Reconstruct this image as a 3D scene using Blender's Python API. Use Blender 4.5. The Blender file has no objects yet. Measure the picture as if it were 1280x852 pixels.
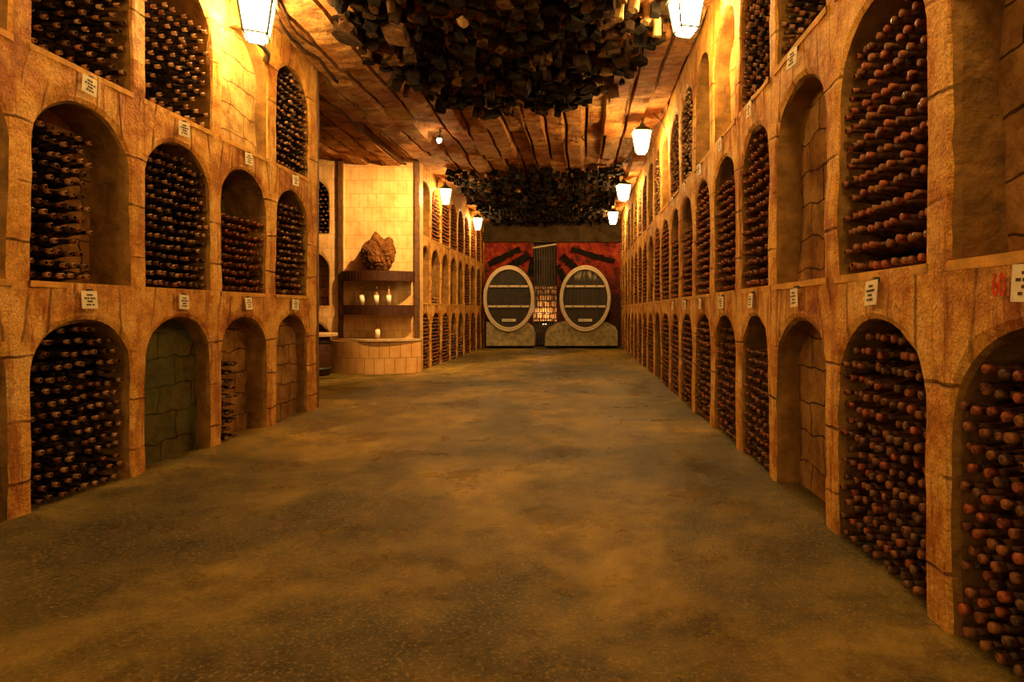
import bpy, math, random
import numpy as np
from mathutils import Vector, Matrix, noise
random.seed(7)
R = random.random
U = random.uniform
PI = math.pi
SC = bpy.context.scene
COL = SC.collection

# ---------------------------------------------------------------- measures
F = 740.0; U0 = 725.0; V0 = 389.0; H = 1.32
XR = 1.5; XL = -3.525; YE = 21.8; YA = 12.9
def at(u, v, Y): return Vector(((u-U0)/F*Y, Y, H-(v-V0)/F*Y))
def yr(u): return F*XR/(u-U0)
def yl(u): return F*XL/(u-U0)
def zceil(x): return H + 1.5*(2.2 + (min(max(x, XL), XR)-XL)/(XR-XL)*0.13)
def ceil_pt(u, v, dz=0.0):
    Y = 8.0
    for _ in range(6):
        X = (u-U0)/F*Y
        Y = F*(zceil(X)-dz-H)/(V0-v)
    return Vector(((u-U0)/F*Y, Y, zceil((u-U0)/F*Y)-dz))
def nz(x, y, z, s=1.0, seed=0.0):
    return noise.noise(Vector((x*s+seed, y*s+seed*1.7, z*s-seed)))

# ---------------------------------------------------------------- tagging
def tag(o, label=None, cat=None, group=None, kind=None):
    if label: o['label'] = label
    if cat: o['category'] = cat
    if group: o['group'] = group
    if kind: o['kind'] = kind
    return o
def empty(name, loc=(0, 0, 0), rz=0.0):
    o = bpy.data.objects.new(name, None); COL.objects.link(o)
    o.location = loc; o.rotation_euler = (0, 0, rz); o.empty_display_size = .1
    return o
def link(name, me, parent=None, loc=None, rot=None):
    o = bpy.data.objects.new(name, me); COL.objects.link(o)
    if parent is not None: o.parent = parent
    if loc is not None: o.location = loc
    if rot is not None: o.rotation_euler = rot
    return o

class MB:
    def __init__(s): s.v = []; s.f = []; s.m = []; s.uv = []
    def vert(s, p): s.v.append(tuple(p)); return len(s.v)-1
    def face(s, idx, m=0, uv=None):
        s.f.append(tuple(idx)); s.m.append(m); s.uv.append(uv)
    def box(s, c, h, m=0, rot=None, jit=0.0):
        b = len(s.v); M = rot if rot is not None else Matrix.Identity(3)
        for dx in (-1, 1):
            for dy in (-1, 1):
                for dz in (-1, 1):
                    p = M @ Vector((dx*h[0]+U(-jit, jit), dy*h[1]+U(-jit, jit), dz*h[2]+U(-jit, jit)))
                    s.v.append((c[0]+p.x, c[1]+p.y, c[2]+p.z))
        for q in ((0,1,3,2),(4,6,7,5),(0,4,5,1),(2,3,7,6),(0,2,6,4),(1,5,7,3)):
            s.face([b+i for i in q], m)
    def tube(s, pts, r, seg=8, m=0, cap=True):
        pts = [Vector(p) for p in pts]; rings = []
        rr = r if isinstance(r, (list, tuple)) else [r]*len(pts)
        for i, p in enumerate(pts):
            t = (pts[min(i+1, len(pts)-1)]-pts[max(i-1, 0)]).normalized()
            a = t.cross(Vector((0, 0, 1)))
            if a.length < .05: a = t.cross(Vector((0, 1, 0)))
            a.normalize(); b = t.cross(a)
            rings.append([s.vert(p+(a*math.cos(2*PI*k/seg)+b*math.sin(2*PI*k/seg))*rr[i]) for k in range(seg)])
        for i in range(len(rings)-1):
            for k in range(seg):
                k2 = (k+1) % seg
                s.face((rings[i][k], rings[i][k2], rings[i+1][k2], rings[i+1][k]), m)
        if cap:
            s.face(rings[0][::-1], m); s.face(rings[-1], m)
    def lathe(s, prof, seg=16, m=0, axis='Z', o=(0, 0, 0)):
        rings = []
        for (h, r) in prof:
            ring = []
            for k in range(seg):
                a = 2*PI*k/seg; c, d = r*math.cos(a), r*math.sin(a)
                p = (c, d, h) if axis == 'Z' else ((h, c, d) if axis == 'X' else (c, h, d))
                ring.append(s.vert((p[0]+o[0], p[1]+o[1], p[2]+o[2])))
            rings.append(ring)
        for i in range(len(rings)-1):
            for k in range(seg):
                k2 = (k+1) % seg
                s.face((rings[i][k], rings[i][k2], rings[i+1][k2], rings[i+1][k]), m)
        s.face(rings[0][::-1], m); s.face(rings[-1], m)
    def prism(s, poly, y0, y1, m=0):           # polygon in x,z, thickness along y
        a = [s.vert((p[0], y0, p[1])) for p in poly]; b = [s.vert((p[0], y1, p[1])) for p in poly]
        s.face(a, m); s.face(b[::-1], m); n = len(poly)
        for i in range(n): s.face((a[i], b[i], b[(i+1) % n], a[(i+1) % n]), m)
    def mesh(s, name, mats, smooth=False):
        me = bpy.data.meshes.new(name); me.from_pydata(s.v, [], s.f)
        for m in (mats if isinstance(mats, (list, tuple)) else [mats]): me.materials.append(m)
        me.polygons.foreach_set('material_index', s.m)
        if any(u is not None for u in s.uv):
            L = me.uv_layers.new(name='UVMap'); buf = []
            for f, u in zip(s.f, s.uv):
                for i in range(len(f)): buf += list(u[i]) if u else [0.0, 0.0]
            L.data.foreach_set('uv', buf)
        if smooth: me.polygons.foreach_set('use_smooth', [True]*len(s.f))
        me.update(); return me
    def build(s, name, mats, parent=None, smooth=False, loc=None, rot=None):
        return link(name, s.mesh(name, mats, smooth), parent, loc, rot)

# ---------------------------------------------------------------- materials
class NT:
    def __init__(s, name, rough=.8, spec=.3):
        s.mat = bpy.data.materials.new(name); s.mat.use_nodes = True
        s.t = s.mat.node_tree; s.bsdf = s.t.nodes['Principled BSDF']
        s.bsdf.inputs['Roughness'].default_value = rough
        s.bsdf.inputs['Specular IOR Level'].default_value = spec
        s.co = s.t.nodes.new('ShaderNodeNewGeometry').outputs['Position']
    def n(s, t, **k):
        x = s.t.nodes.new(t)
        for a, b in k.items(): setattr(x, a, b)
        return x
    def l(s, a, b): s.t.links.new(a, b)
    def math(s, op, a, b=0.0, clamp=False):
        x = s.n('ShaderNodeMath', operation=op); x.use_clamp = clamp
        for i, q in enumerate((a, b)):
            if isinstance(q, (int, float)): x.inputs[i].default_value = q
            else: s.l(q, x.inputs[i])
        return x.outputs[0]
    def scale(s, vec, sx, sy, sz, off=(0, 0, 0)):
        x = s.n('ShaderNodeMapping'); s.l(vec, x.inputs[0])
        x.inputs['Scale'].default_value = (sx, sy, sz); x.inputs['Location'].default_value = off
        return x.outputs[0]
    def noise(s, sc, det=4, rough=.6, vec=None, dist=0.0):
        x = s.n('ShaderNodeTexNoise'); s.l(vec or s.co, x.inputs['Vector'])
        x.inputs['Scale'].default_value = sc; x.inputs['Detail'].default_value = det
        x.inputs['Roughness'].default_value = rough; x.inputs['Distortion'].default_value = dist
        return x.outputs['Fac']
    def ramp(s, fac, stops):
        x = s.n('ShaderNodeValToRGB'); s.l(fac, x.inputs[0]); e = x.color_ramp.elements
        while len(e) < len(stops): e.new(.5)
        for i, (p, c) in enumerate(stops):
            e[i].position = p; e[i].color = (c[0], c[1], c[2], 1) if not isinstance(c, (int, float)) else (c, c, c, 1)
        return x.outputs[0]
    def mix(s, fac, a, b, bt='MIX'):
        x = s.n('ShaderNodeMix', data_type='RGBA', blend_type=bt)
        for i, q in ((0, fac), (6, a), (7, b)):
            if isinstance(q, (int, float)): x.inputs[i].default_value = q
            elif isinstance(q, tuple): x.inputs[i].default_value = (q[0], q[1], q[2], 1)
            else: s.l(q, x.inputs[i])
        return x.outputs[2]
    def bump(s, h, strength=.5, dist=.01, prev=None):
        x = s.n('ShaderNodeBump'); s.l(h, x.inputs['Height'])
        x.inputs['Strength'].default_value = strength; x.inputs['Distance'].default_value = dist
        if prev: s.l(prev, x.inputs['Normal'])
        return x.outputs[0]
    def out(s, col=None, rough=None, normal=None):
        if col is not None:
            if isinstance(col, tuple): s.bsdf.inputs['Base Color'].default_value = (*col, 1)
            else: s.l(col, s.bsdf.inputs['Base Color'])
        if rough is not None: s.l(rough, s.bsdf.inputs['Roughness'])
        if normal is not None: s.l(normal, s.bsdf.inputs['Normal'])
        return s.mat

def mat_face(name, swap):
    """lime stone arcade face; uv = bay-wise joints"""
    m = NT(name, .75, .25)
    uv = m.n('ShaderNodeUVMap').outputs[0]
    sep = m.n('ShaderNodeSeparateXYZ'); m.l(uv, sep.inputs[0]); u, v = sep.outputs[0], sep.outputs[1]
    wob = m.math('MULTIPLY', m.math('SUBTRACT', m.noise(3.5, 3), .5), .05)
    low = m.noise(.55, 1)
    u2 = m.math('ADD', u, m.math('ADD', wob, m.math('MULTIPLY', m.math('SUBTRACT', low, .5), .25)))
    v2 = m.math('ADD', v, m.math('ADD', wob, m.math('MULTIPLY', m.math('SUBTRACT', low, .5), .10)))
    def line(x, c, w):
        d = m.math('ABSOLUTE', m.math('SUBTRACT', x, c))
        return m.math('SUBTRACT', 1.0, m.math('DIVIDE', d, w), True)
    J = None
    for c in (.17, .43, .68):
        a = line(v2, c, .010); J = a if J is None else m.math('MAXIMUM', J, a)
    topz = m.math('GREATER_THAN', v2, .74)
    # voussoir-like upright joints in the band above the arches
    us = m.math('ADD', u2, m.math('MULTIPLY', m.math('SUBTRACT', v, .93), m.math('MULTIPLY', m.math('SUBTRACT', u, .5), .5)))
    K = None
    for c in (.02, .19, .40, .60, .82):
        a = line(us, c, .013); K = a if K is None else m.math('MAXIMUM', K, a)
    J = m.math('MAXIMUM', J, m.math('MULTIPLY', K, topz))
    gate = m.ramp(m.noise(2.6, 3), [(.38, .1), (.56, 1.0)])
    J = m.math('MULTIPLY', J, gate)
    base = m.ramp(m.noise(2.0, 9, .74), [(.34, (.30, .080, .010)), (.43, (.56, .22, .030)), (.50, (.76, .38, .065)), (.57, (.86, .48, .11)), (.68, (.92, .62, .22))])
    fine = m.ramp(m.noise(85, 5, .8), [(.36, (.42, .28, .15)), (.55, (1, 1, 1))])
    c = m.mix(.8, base, fine, 'MULTIPLY')
    # rusty drips, upright
    sv = m.scale(m.co, 9, 9, .9)
    drip = m.ramp(m.noise(1.0, 6, .75, vec=sv), [(.50, 0.0), (.60, 1.0)])
    dz = m.math('MULTIPLY', drip, m.ramp(m.noise(1.3, 2), [(.36, 0.0), (.55, .85)]))
    c = m.mix(dz, c, (.27, .060, .008))
    spot = m.ramp(m.noise(5, 6, .78), [(.54, 0.0), (.66, .7)])
    c = m.mix(spot, c, (.33, .12, .03))
    pit = m.ramp(m.noise(75, 2, .6), [(.66, 0.0), (.74, .8)])
    c = m.mix(pit, c, (.16, .06, .02))
    c = m.mix(m.math('MULTIPLY', J, .75), c, (.13, .045, .015))
    h = m.math('SUBTRACT', m.math('ADD', m.noise(9, 6, .65), m.math('MULTIPLY', m.noise(60, 3, .6), .25)), m.math('MULTIPLY', J, .6))
    return m.out(c, None, m.bump(h, 1.0, .030))

def mat_blocks(name, axes, c1, c2, cj, bw=.42, bh=.24, bstr=.9, crack=True, rough=.85, tint=None, mortar=.007):
    m = NT(name, rough, .2)
    sep = m.n('ShaderNodeSeparateXYZ'); m.l(m.co, sep.inputs[0]); comb = m.n('ShaderNodeCombineXYZ')
    m.l(sep.outputs[axes[0]], comb.inputs[0]); m.l(sep.outputs[axes[1]], comb.inputs[1])
    wv = m.n('ShaderNodeTexNoise'); m.l(m.co, wv.inputs['Vector']); wv.inputs['Scale'].default_value = 4.0
    add = m.n('ShaderNodeVectorMath', operation='MULTIPLY_ADD')
    m.l(wv.outputs['Color'], add.inputs[0]); add.inputs[1].default_value = (.13, .12, 0) if crack else (.008, .008, 0); m.l(comb.outputs[0], add.inputs[2])
    br = m.n('ShaderNodeTexBrick'); m.l(add.outputs[0], br.inputs['Vector'])
    br.inputs['Scale'].default_value = 1.0; br.inputs['Brick Width'].default_value = bw; br.inputs['Row Height'].default_value = bh
    br.inputs['Mortar Size'].default_value = mortar; br.inputs['Mortar Smooth'].default_value = .3
    br.inputs['Color1'].default_value = (*c1, 1); br.inputs['Color2'].default_value = (*c2, 1); br.inputs['Mortar'].default_value = (*cj, 1)
    br.inputs['Bias'].default_value = -.1
    st = m.ramp(m.noise(2.9, 7, .75), [(.36, (.30, .20, .12)), (.60, (1, 1, 1))]) if crack else m.ramp(m.noise(2.6, 6, .7), [(.3, (.70, .55, .38)), (.6, (1, 1, 1))])
    c = m.mix(.9, br.outputs['Color'], st, 'MULTIPLY')
    if tint:
        c = m.mix(m.ramp(m.noise(2.3, 4, .6), [(.42, 0.0), (.6, .7)]), c, tint)
    h = m.math('SUBTRACT', m.math('MULTIPLY', m.noise(11, 6, .7), 1.0), m.math('MULTIPLY', br.outputs['Fac'], 1.1))
    return m.out(c, None, m.bump(h, bstr, .03 if crack else .006))

def mat_simple(name, c, rough=.6, spec=.3, var=.3, sc=20, bump=.2, bd=.004, metal=0.0):
    m = NT(name, rough, spec)
    a = tuple(x*(1-var) for x in c); b = tuple(min(1, x*(1+var)) for x in c)
    col = m.ramp(m.noise(sc, 4), [(.3, a), (.7, b)])
    m.bsdf.inputs['Metallic'].default_value = metal
    return m.out(col, None, m.bump(m.noise(sc*2, 4), bump, bd))

def mat_dust(name, glass, dust, lo=.42, hi=.6, rough=.5):
    m = NT(name, rough, .4)
    f = m.ramp(m.noise(26, 4, .65), [(lo, 0.0), (hi, 1.0)])
    c = m.mix(f, glass, dust)
    return m.out(c, m.ramp(f, [(0, .25), (1, .85)]), m.bump(m.noise(110, 3), .7, .004))

def mat_emit(name, c, s):
    m = bpy.data.materials.new(name); m.use_nodes = True
    b = m.node_tree.nodes['Principled BSDF']
    b.inputs['Base Color'].default_value = (*c, 1); b.inputs['Emission Color'].default_value = (*c, 1); b.inputs['Emission Strength'].default_value = s
    return m

M = {}
M['face'] = mat_face('limestone_arcade', False)
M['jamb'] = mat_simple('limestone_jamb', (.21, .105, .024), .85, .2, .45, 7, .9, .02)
M['sill'] = mat_simple('limestone_sill', (.58, .29, .055), .8, .2, .3, 9, .7, .01)
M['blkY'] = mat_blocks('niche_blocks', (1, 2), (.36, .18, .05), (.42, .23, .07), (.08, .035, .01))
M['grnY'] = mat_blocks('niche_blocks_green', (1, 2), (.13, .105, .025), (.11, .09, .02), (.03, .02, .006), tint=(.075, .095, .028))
M['tealY'] = mat_blocks('niche_blocks_teal', (1, 2), (.15, .28, .17), (.17, .25, .14), (.04, .06, .03), tint=(.08, .22, .14))
M['paleY'] = mat_blocks('niche_blocks_pale', (1, 2), (.70, .45, .15), (.62, .38, .12), (.30, .14, .035), bw=.48, bh=.27)
M['blkX'] = mat_blocks('niche_blocks_front', (0, 2), (.36, .18, .05), (.42, .23, .07), (.05, .025, .01))
M['tile'] = mat_blocks('limestone_cladding', (0, 2), (.78, .50, .21), (.70, .43, .17), (.50, .27, .09), bw=.19, bh=.30, bstr=.4, crack=False, rough=.5, mortar=.006)
M['tileB'] = mat_blocks('limestone_counter_cladding', (0, 2), (.62, .34, .11), (.70, .41, .15), (.34, .16, .04), bw=.20, bh=.34, bstr=.4, crack=False, rough=.5, mortar=.008)
M['dark'] = mat_simple('dark_rock', (.045, .026, .010), .9, .1, .5, 4, .8, .03)
M['wood'] = mat_simple('dark_wood', (.050, .015, .005), .5, .3, .4, 14, .4, .004)
M['post'] = mat_simple('post_wood', (.10, .045, .018), .6, .3, .4, 14, .4, .004)
M['edge'] = mat_simple('edge_wood', (.16, .07, .025), .6, .3, .4, 9, .4, .004)
M['iron'] = mat_simple('wrought_iron', (.035, .03, .026), .5, .5, .4, 30, .3, .002)
M['verd'] = mat_simple('lantern_metal', (.04, .06, .05), .45, .5, .2, 30, .2, .002)
M['cable'] = mat_simple('old_cable', (.075, .04, .02), .8, .2, .5, 12, .6, .01)
M['paper'] = mat_simple('card_paper', (.80, .70, .50), .7, .2, .1, 30, .1, .001)
M['ink'] = mat_simple('card_ink', (.08, .05, .03), .7, .2, .2, 30, .0, .001)
M['red'] = mat_simple('red_paint', (.55, .05, .015), .7, .2, .4, 40, .1, .001)
M['cream'] = mat_simple('barrel_rim', (.52, .40, .27), .6, .3, .15, 6, .2, .004)
M['stave'] = mat_simple('barrel_stave', (.07, .035, .018), .6, .3, .4, 8, .3, .004)
M['cradle'] = mat_simple('cradle_stone', (.28, .22, .11), .9, .1, .45, 7, .9, .02)
M['rock'] = mat_simple('shelf_rock', (.13, .050, .014), .95, .1, .6, 6, 1.0, .03)
M['lamp'] = mat_emit('lantern_glass', (1.0, .62, .20), 56.0)
M['bulb'] = mat_emit('bulb_glass', (1.0, .66, .34), 60.0)
M['pale_log'] = mat_simple('pale_timber', (.36, .22, .085), .85, .2, .35, 12, .8, .01)
M['mid_log'] = mat_simple('brown_timber', (.075, .032, .010), .9, .15, .5, 12, .9, .015)
M['dark_log'] = mat_simple('sooty_timber', (.026, .014, .007), .95, .08, .8, 10, .9, .015)
M['black_log'] = mat_simple('black_timber', (.009, .006, .004), .9, .1, .6, 10, .9, .015)
M['slab'] = mat_simple('table_stone', (.50, .34, .16), .6, .3, .3, 8, .4, .006)
# bottles
M['g_dust'] = mat_dust('glass_red_dust', (.014, .006, .004), (.135, .048, .014), .36, .60, .6)
M['g_dark'] = mat_dust('glass_dark', (.010, .007, .006), (.07, .035, .018), .45, .65, .35)
M['c_rust'] = mat_dust('cap_rust', (.05, .014, .005), (.30, .105, .028), .36, .58)
M['c_red'] = mat_dust('cap_red', (.11, .018, .007), (.38, .095, .026), .38, .60)
M['c_tan'] = mat_dust('cap_tan', (.20, .085, .035), (.50, .27, .13), .38, .58)
M['c_pale'] = mat_dust('cap_pale', (.33, .17, .08), (.68, .45, .24), .35, .55)
M['c_dark'] = mat_dust('cap_dark', (.055, .025, .014), (.20, .09, .04), .42, .62)

def mat_ceiling():
    m = NT('ceiling_stone', .85, .15)
    base = m.ramp(m.noise(.9, 6, .65), [(.30, (.22, .060, .014)), (.44, (.44, .17, .045)), (.58, (.58, .31, .10)), (.76, (.66, .42, .16))])
    sv = m.scale(m.co, 3.0, 9, 5)
    st = m.ramp(m.noise(1.0, 8, .8, vec=sv), [(.36, (.30, .17, .09)), (.56, (1, 1, 1))])
    c = m.mix(.75, base, st, 'MULTIPLY')
    sp = m.ramp(m.noise(3.2, 7, .8), [(.54, 0.0), (.64, .8)])
    c = m.mix(sp, c, (.13, .035, .010))
    h = m.math('ADD', m.noise(7, 7, .7), m.math('MULTIPLY', m.noise(1.0, 6, .7, vec=m.scale(m.co, 3.5, 13, 4)), .8))
    return m.out(c, None, m.bump(h, 1.0, .07))
M['ceil'] = mat_ceiling()

def mat_floor():
    m = NT('worn_concrete', .5, .35)
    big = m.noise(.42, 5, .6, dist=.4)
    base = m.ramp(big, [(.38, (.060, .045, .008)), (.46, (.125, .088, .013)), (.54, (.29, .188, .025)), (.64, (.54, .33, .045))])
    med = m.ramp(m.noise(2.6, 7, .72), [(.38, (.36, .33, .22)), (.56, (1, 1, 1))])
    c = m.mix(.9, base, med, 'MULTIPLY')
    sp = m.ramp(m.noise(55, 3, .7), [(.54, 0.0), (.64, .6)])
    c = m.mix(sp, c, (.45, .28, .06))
    pit = m.ramp(m.noise(38, 4, .75), [(.30, .75), (.42, 0.0)])
    c = m.mix(pit, c, (.045, .028, .012))
    rust = m.ramp(m.noise(5.5, 6, .7), [(.58, 0.0), (.70, .5)])
    c = m.mix(rust, c, (.26, .11, .02))
    ro = m.ramp(m.noise(1.5, 6, .65), [(.38, .22), (.60, .50)])
    h = m.math('ADD', m.noise(14, 8, .75), m.math('MULTIPLY', m.noise(60, 4, .7), .6))
    return m.out(c, ro, m.bump(h, 1.0, .022))
M['floor'] = mat_floor()

def mat_mural():
    m = NT('red_mural_paint', .8, .2)  # tones darkened so the colour carries the light falloff at the tunnel end
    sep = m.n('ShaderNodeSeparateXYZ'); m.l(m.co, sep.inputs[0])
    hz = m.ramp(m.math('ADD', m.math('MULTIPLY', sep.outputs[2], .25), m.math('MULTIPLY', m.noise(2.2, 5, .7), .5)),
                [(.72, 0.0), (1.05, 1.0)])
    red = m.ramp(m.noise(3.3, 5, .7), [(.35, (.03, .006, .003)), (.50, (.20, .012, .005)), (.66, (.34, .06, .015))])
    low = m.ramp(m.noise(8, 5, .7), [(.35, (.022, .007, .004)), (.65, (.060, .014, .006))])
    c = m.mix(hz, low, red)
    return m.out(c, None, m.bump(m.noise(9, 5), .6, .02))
M['mural'] = mat_mural()
M['brick_lit'] = mat_blocks('rubble_brick_glow', (0, 2), (.95, .62, .30), (.80, .45, .18), (.10, .04, .02), bw=.26, bh=.22, bstr=1.0, mortar=.025)  # brick colour made extra pale, putting the lamp glow into the paint

def mat_head():
    m = NT('barrel_head_planks', .6, .3)
    sep = m.n('ShaderNodeSeparateXYZ'); m.l(m.co, sep.inputs[0])
    pl = m.ramp(m.math('FRACT', m.math('MULTIPLY', sep.outputs[0], 7.5)), [(0.0, .3), (.10, 1.0), (.92, 1.0), (1.0, .3)])
    sv = m.scale(m.co, 7, 7, .5)
    c = m.ramp(m.noise(1, 4, vec=sv), [(.3, (.014, .009, .005)), (.7, (.038, .022, .011))])
    c = m.mix(1.0, c, pl, 'MULTIPLY')
    top = m.ramp(m.math('MULTIPLY', sep.outputs[2], .25), [(.60, 0.0), (.64, 1.0)])
    dr = m.ramp(m.noise(1, 5, .7, vec=m.scale(m.co, 9, 9, 1.1)), [(.5, 0.0), (.62, .8)])
    c = m.mix(m.math('MULTIPLY', top, dr), c, (.45, .36, .24))
    return m.out(c)
M['head'] = mat_head(); M['head_plain'] = mat_simple('barrel_head_dark', (.022, .013, .007), .6, .3, .5, 7, .3, .004)

# ---------------------------------------------------------------- the arcades
ARCHN = 18
def outline(s0, s1, z0, za, rise, ns=10):
    """pts from lower left jamb up over the arch and down; (s,z)"""
    zs = za-rise; c = (s0+s1)/2; w = (s1-s0)/2; P = []
    for i in range(ns): P.append((s0, z0+(zs-z0)*i/ns))
    for i in range(ARCHN+1):
        a = PI-PI*i/ARCHN; P.append((c+w*math.cos(a), zs+rise*math.sin(a)))
    for i in range(1, ns+1): P.append((s1, zs-(zs-z0)*i/ns))
    return P
def outer(a, b, z0, z1, zs, ns=10):
    P = []
    for i in range(ns): P.append((a, z0+(zs-z0)*i/ns))
    for i in range(ARCHN+1):
        t = i/ARCHN; Lh = z1-zs; W = b-a; per = 2*Lh+W; d = t*per
        # keep exact corners
        k1 = round(ARCHN*Lh/per); k2 = ARCHN-k1
        if i <= k1: P.append((a, zs+Lh*i/k1 if k1 else z1))
        elif i < k2: P.append((a+W*(i-k1)/(k2-k1), z1))
        else: P.append((b, z1-Lh*(i-k2)/max(1, ARCHN-k2)))
    for i in range(1, ns+1): P.append((b, zs-(zs-z0)*i/ns))
    return P

def cell(mb, W, a, b, s0, s1, z0, z1, za, rise, depth, back, tier, rough=1.0, sill=True):
    zs = za-rise
    In = outline(s0, s1, z0, za, rise); Out = outer(a, b, z0, z1, zs); n = len(In)
    def disp(s, z, k=1.0):
        p = W(s, z, 0)
        return k*(.016*nz(p[0], p[1], p[2], 1.6)+.007*nz(p[0], p[1], p[2], 6.5, 3))
    def uvp(s, z): return ((s-a)/(b-a), (z-z0)/(z1-z0))
    rows = []
    for t in (1.0, .66, .34, .12, 0.0):
        row = []
        for i in range(n):
            s = In[i][0]*(1-t)+Out[i][0]*t; z = In[i][1]*(1-t)+Out[i][1]*t
            p = W(s, z, 0)
            ch = 0.0
            if t == 0.0: ch = .014+.020*abs(nz(p[0], p[1], p[2], 4.0, 9))*rough
            elif t == .12: ch = .001
            row.append((mb.vert(W(s, z, disp(s, z)+ch)), uvp(s, z)))
        rows.append(row)
    for r in range(4):
        for i in range(n-1):
            q = (rows[r][i], rows[r][i+1], rows[r+1][i+1], rows[r+1][i])
            mb.face([x[0] for x in q], 0, [x[1] for x in q])
    c = ((s0+s1)/2, (z0+zs)/2)
    prev = [x[0] for x in rows[-1]]
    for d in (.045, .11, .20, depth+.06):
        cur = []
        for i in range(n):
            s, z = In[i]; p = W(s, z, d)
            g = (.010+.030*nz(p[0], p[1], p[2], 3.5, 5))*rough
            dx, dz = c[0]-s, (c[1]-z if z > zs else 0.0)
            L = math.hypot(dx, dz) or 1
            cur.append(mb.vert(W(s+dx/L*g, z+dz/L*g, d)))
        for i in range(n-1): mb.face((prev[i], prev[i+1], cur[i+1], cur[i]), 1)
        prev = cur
    # back wall of the niche, lumpy
    ds = .09; ks = max(3, int((s1-s0+.1)/ds)); kz = max(3, int((za-z0+.1)/ds)); G = []
    for i in range(ks+1):
        G.append([])
        for j in range(kz+1):
            s = s0-.05+(s1-s0+.1)*i/ks; z = z0-.05+(za-z0+.1)*j/kz; p = W(s, z, depth)
            G[-1].append(mb.vert(W(s, z, depth+.035*nz(p[0], p[1], p[2], 2.4, 2)*rough)))
    for i in range(ks):
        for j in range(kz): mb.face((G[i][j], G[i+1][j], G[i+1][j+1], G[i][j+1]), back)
    if sill:
        k = 8; o = .004
        for i in range(k):
            sa = s0-.02+(s1-s0+.04)*i/k; sb = s0-.02+(s1-s0+.04)*(i+1)/k
            e = lambda s: -o-.010*nz(s, z0, 3, 5)
            w = lambda s: -.035-.015*abs(nz(s, z0, 7, 4))
            A0, A1 = W(sa, z0+.004, e(sa)), W(sb, z0+.004, e(sb))
            B0, B1 = W(sa, z0+.004, depth+.05), W(sb, z0+.004, depth+.05)
            C0, C1 = W(sa, z0+w(sa), e(sa)), W(sb, z0+w(sb), e(sb))
            D0, D1 = W(sa, z0+w(sa), .02), W(sb, z0+w(sb), .02)
            ids = [mb.vert(p) for p in (A0, A1, B0, B1, C0, C1, D0, D1)]
            mb.face((ids[0], ids[1], ids[3], ids[2]), 2); mb.face((ids[0], ids[1], ids[5], ids[4]), 2); mb.face((ids[4], ids[5], ids[7], ids[6]), 2)

WR = lambda s, z, d: (XR+d, s, z)
WL = lambda s, z, d: (XL-d, s, z)
WA = lambda s, z, d: (s, YA+d, z)

# tier: (z0, z_top, apex, rise)
TR = [(-.03, H+.135*1.5, H-.025*1.5, .40), (H+.135*1.5, H+1.24*1.5, H+1.07*1.5, .42), (H+1.24*1.5, 4.84, H+2.10*1.5, .42)]
TL = [(-.03, H+.130*1.5, H-.030*1.5, .38), (H+.130*1.5, H+1.146*1.5, H+.990*1.5, .42), (H+1.146*1.5, 4.64, H+1.99*1.5, .42)]

# openings of the right wall (near edge, far edge) along the tunnel, from near to far
PR = [(1.30, 1.46), (2.408, 2.569), (3.474, 3.627), (4.568, 4.713), (5.561, 5.733), (6.667, 6.85), (7.76, 7.93), (8.83, 9.00), (9.85, 10.02), (10.95, 11.12),
      (12.05, 12.22), (13.15, 13.32), (14.25, 14.42), (15.38, 15.55), (16.5, 16.67), (17.6, 17.77), (18.7, 18.87), (19.8, 19.97), (20.9, 21.07), (21.75, 21.95)]
RB = [(PR[i][1], PR[i+1][0]) for i in range(len(PR)-1)]
RB = [(-1.9, -1.05), (-.87, .2), (.37, 1.30)] + RB            # behind the camera
PL = [(2.64, 2.80), (3.663, 3.81), (4.657, 4.803), (5.676, 5.834), (6.687, 6.881), (7.693, 7.927)]
LB = [(-1.35, -.5), (-.35, .5), (.65, 1.5), (1.65, 2.64)] + [(PL[i][1], PL[i+1][0]) for i in range(5)]
PF = [(13.08, 13.17)] + [(c-.08, c+.08) for c in (14.02, 15.07, 16.1, 17.07, 18.06, 19.08, 20.14, 21.15)]+[(21.72, 21.9)]
FB = [(PF[i][1], PF[i+1][0]) for i in range(len(PF)-1)]

# filling of each arch: fill = share of height stocked (None = empty), cap colours, row pitch, back material
# back slots: 3 blocks, 4 green, 5 teal, 6 pale
def spec(fill, caps='rust', pitch=.080, back=3, depth=None, glass=0, tip=.06, cut=None, a=.075):
    return dict(fill=fill, caps=caps, pitch=pitch, back=back, depth=depth or (.46 if fill else .20), glass=glass, tip=tip, cut=cut, a=a)
RTIP = None
FULL = lambda caps='rust', **k: spec(.97, caps, **k)
RS = {}
for i in range(len(RB)):
    far = i > 9
    RS[(0, i)] = FULL('rust'); RS[(1, i)] = FULL('red', pitch=.094 if i < 9 else .085); RS[(2, i)] = FULL('dark' if i < 7 else 'tan', pitch=.09, glass=1, a=.09)
for i in range(6, len(RB)):
    for t in range(3): RS[(t, i)]['tip'] = .025 if i < 8 else .010
RS[(0, 3)] = spec(.93, 'rust', .081, tip=.035); RS[(1, 3)] = spec(None, depth=.22)
RS[(0, 4)] = spec(.95, 'rust', .081, tip=.03); RS[(1, 4)] = FULL('red', pitch=.098, back=4, tip=.04)
RS[(0, 5)] = spec(None); RS[(1, 5)] = spec(None); RS[(2, 5)] = FULL('dark', pitch=.10, glass=1, a=.10)
RS[(0, 6)] = spec(.80, 'rust', .083, tip=.03); RS[(1, 6)] = FULL('red', pitch=.094, tip=.025)
RS[(0, 7)] = spec(.92, 'rust', .083, tip=.04); RS[(1, 7)] = spec(.86, 'red', .09, back=4, tip=.025); RS[(2, 7)] = spec(None, back=6, depth=.2)
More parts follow.
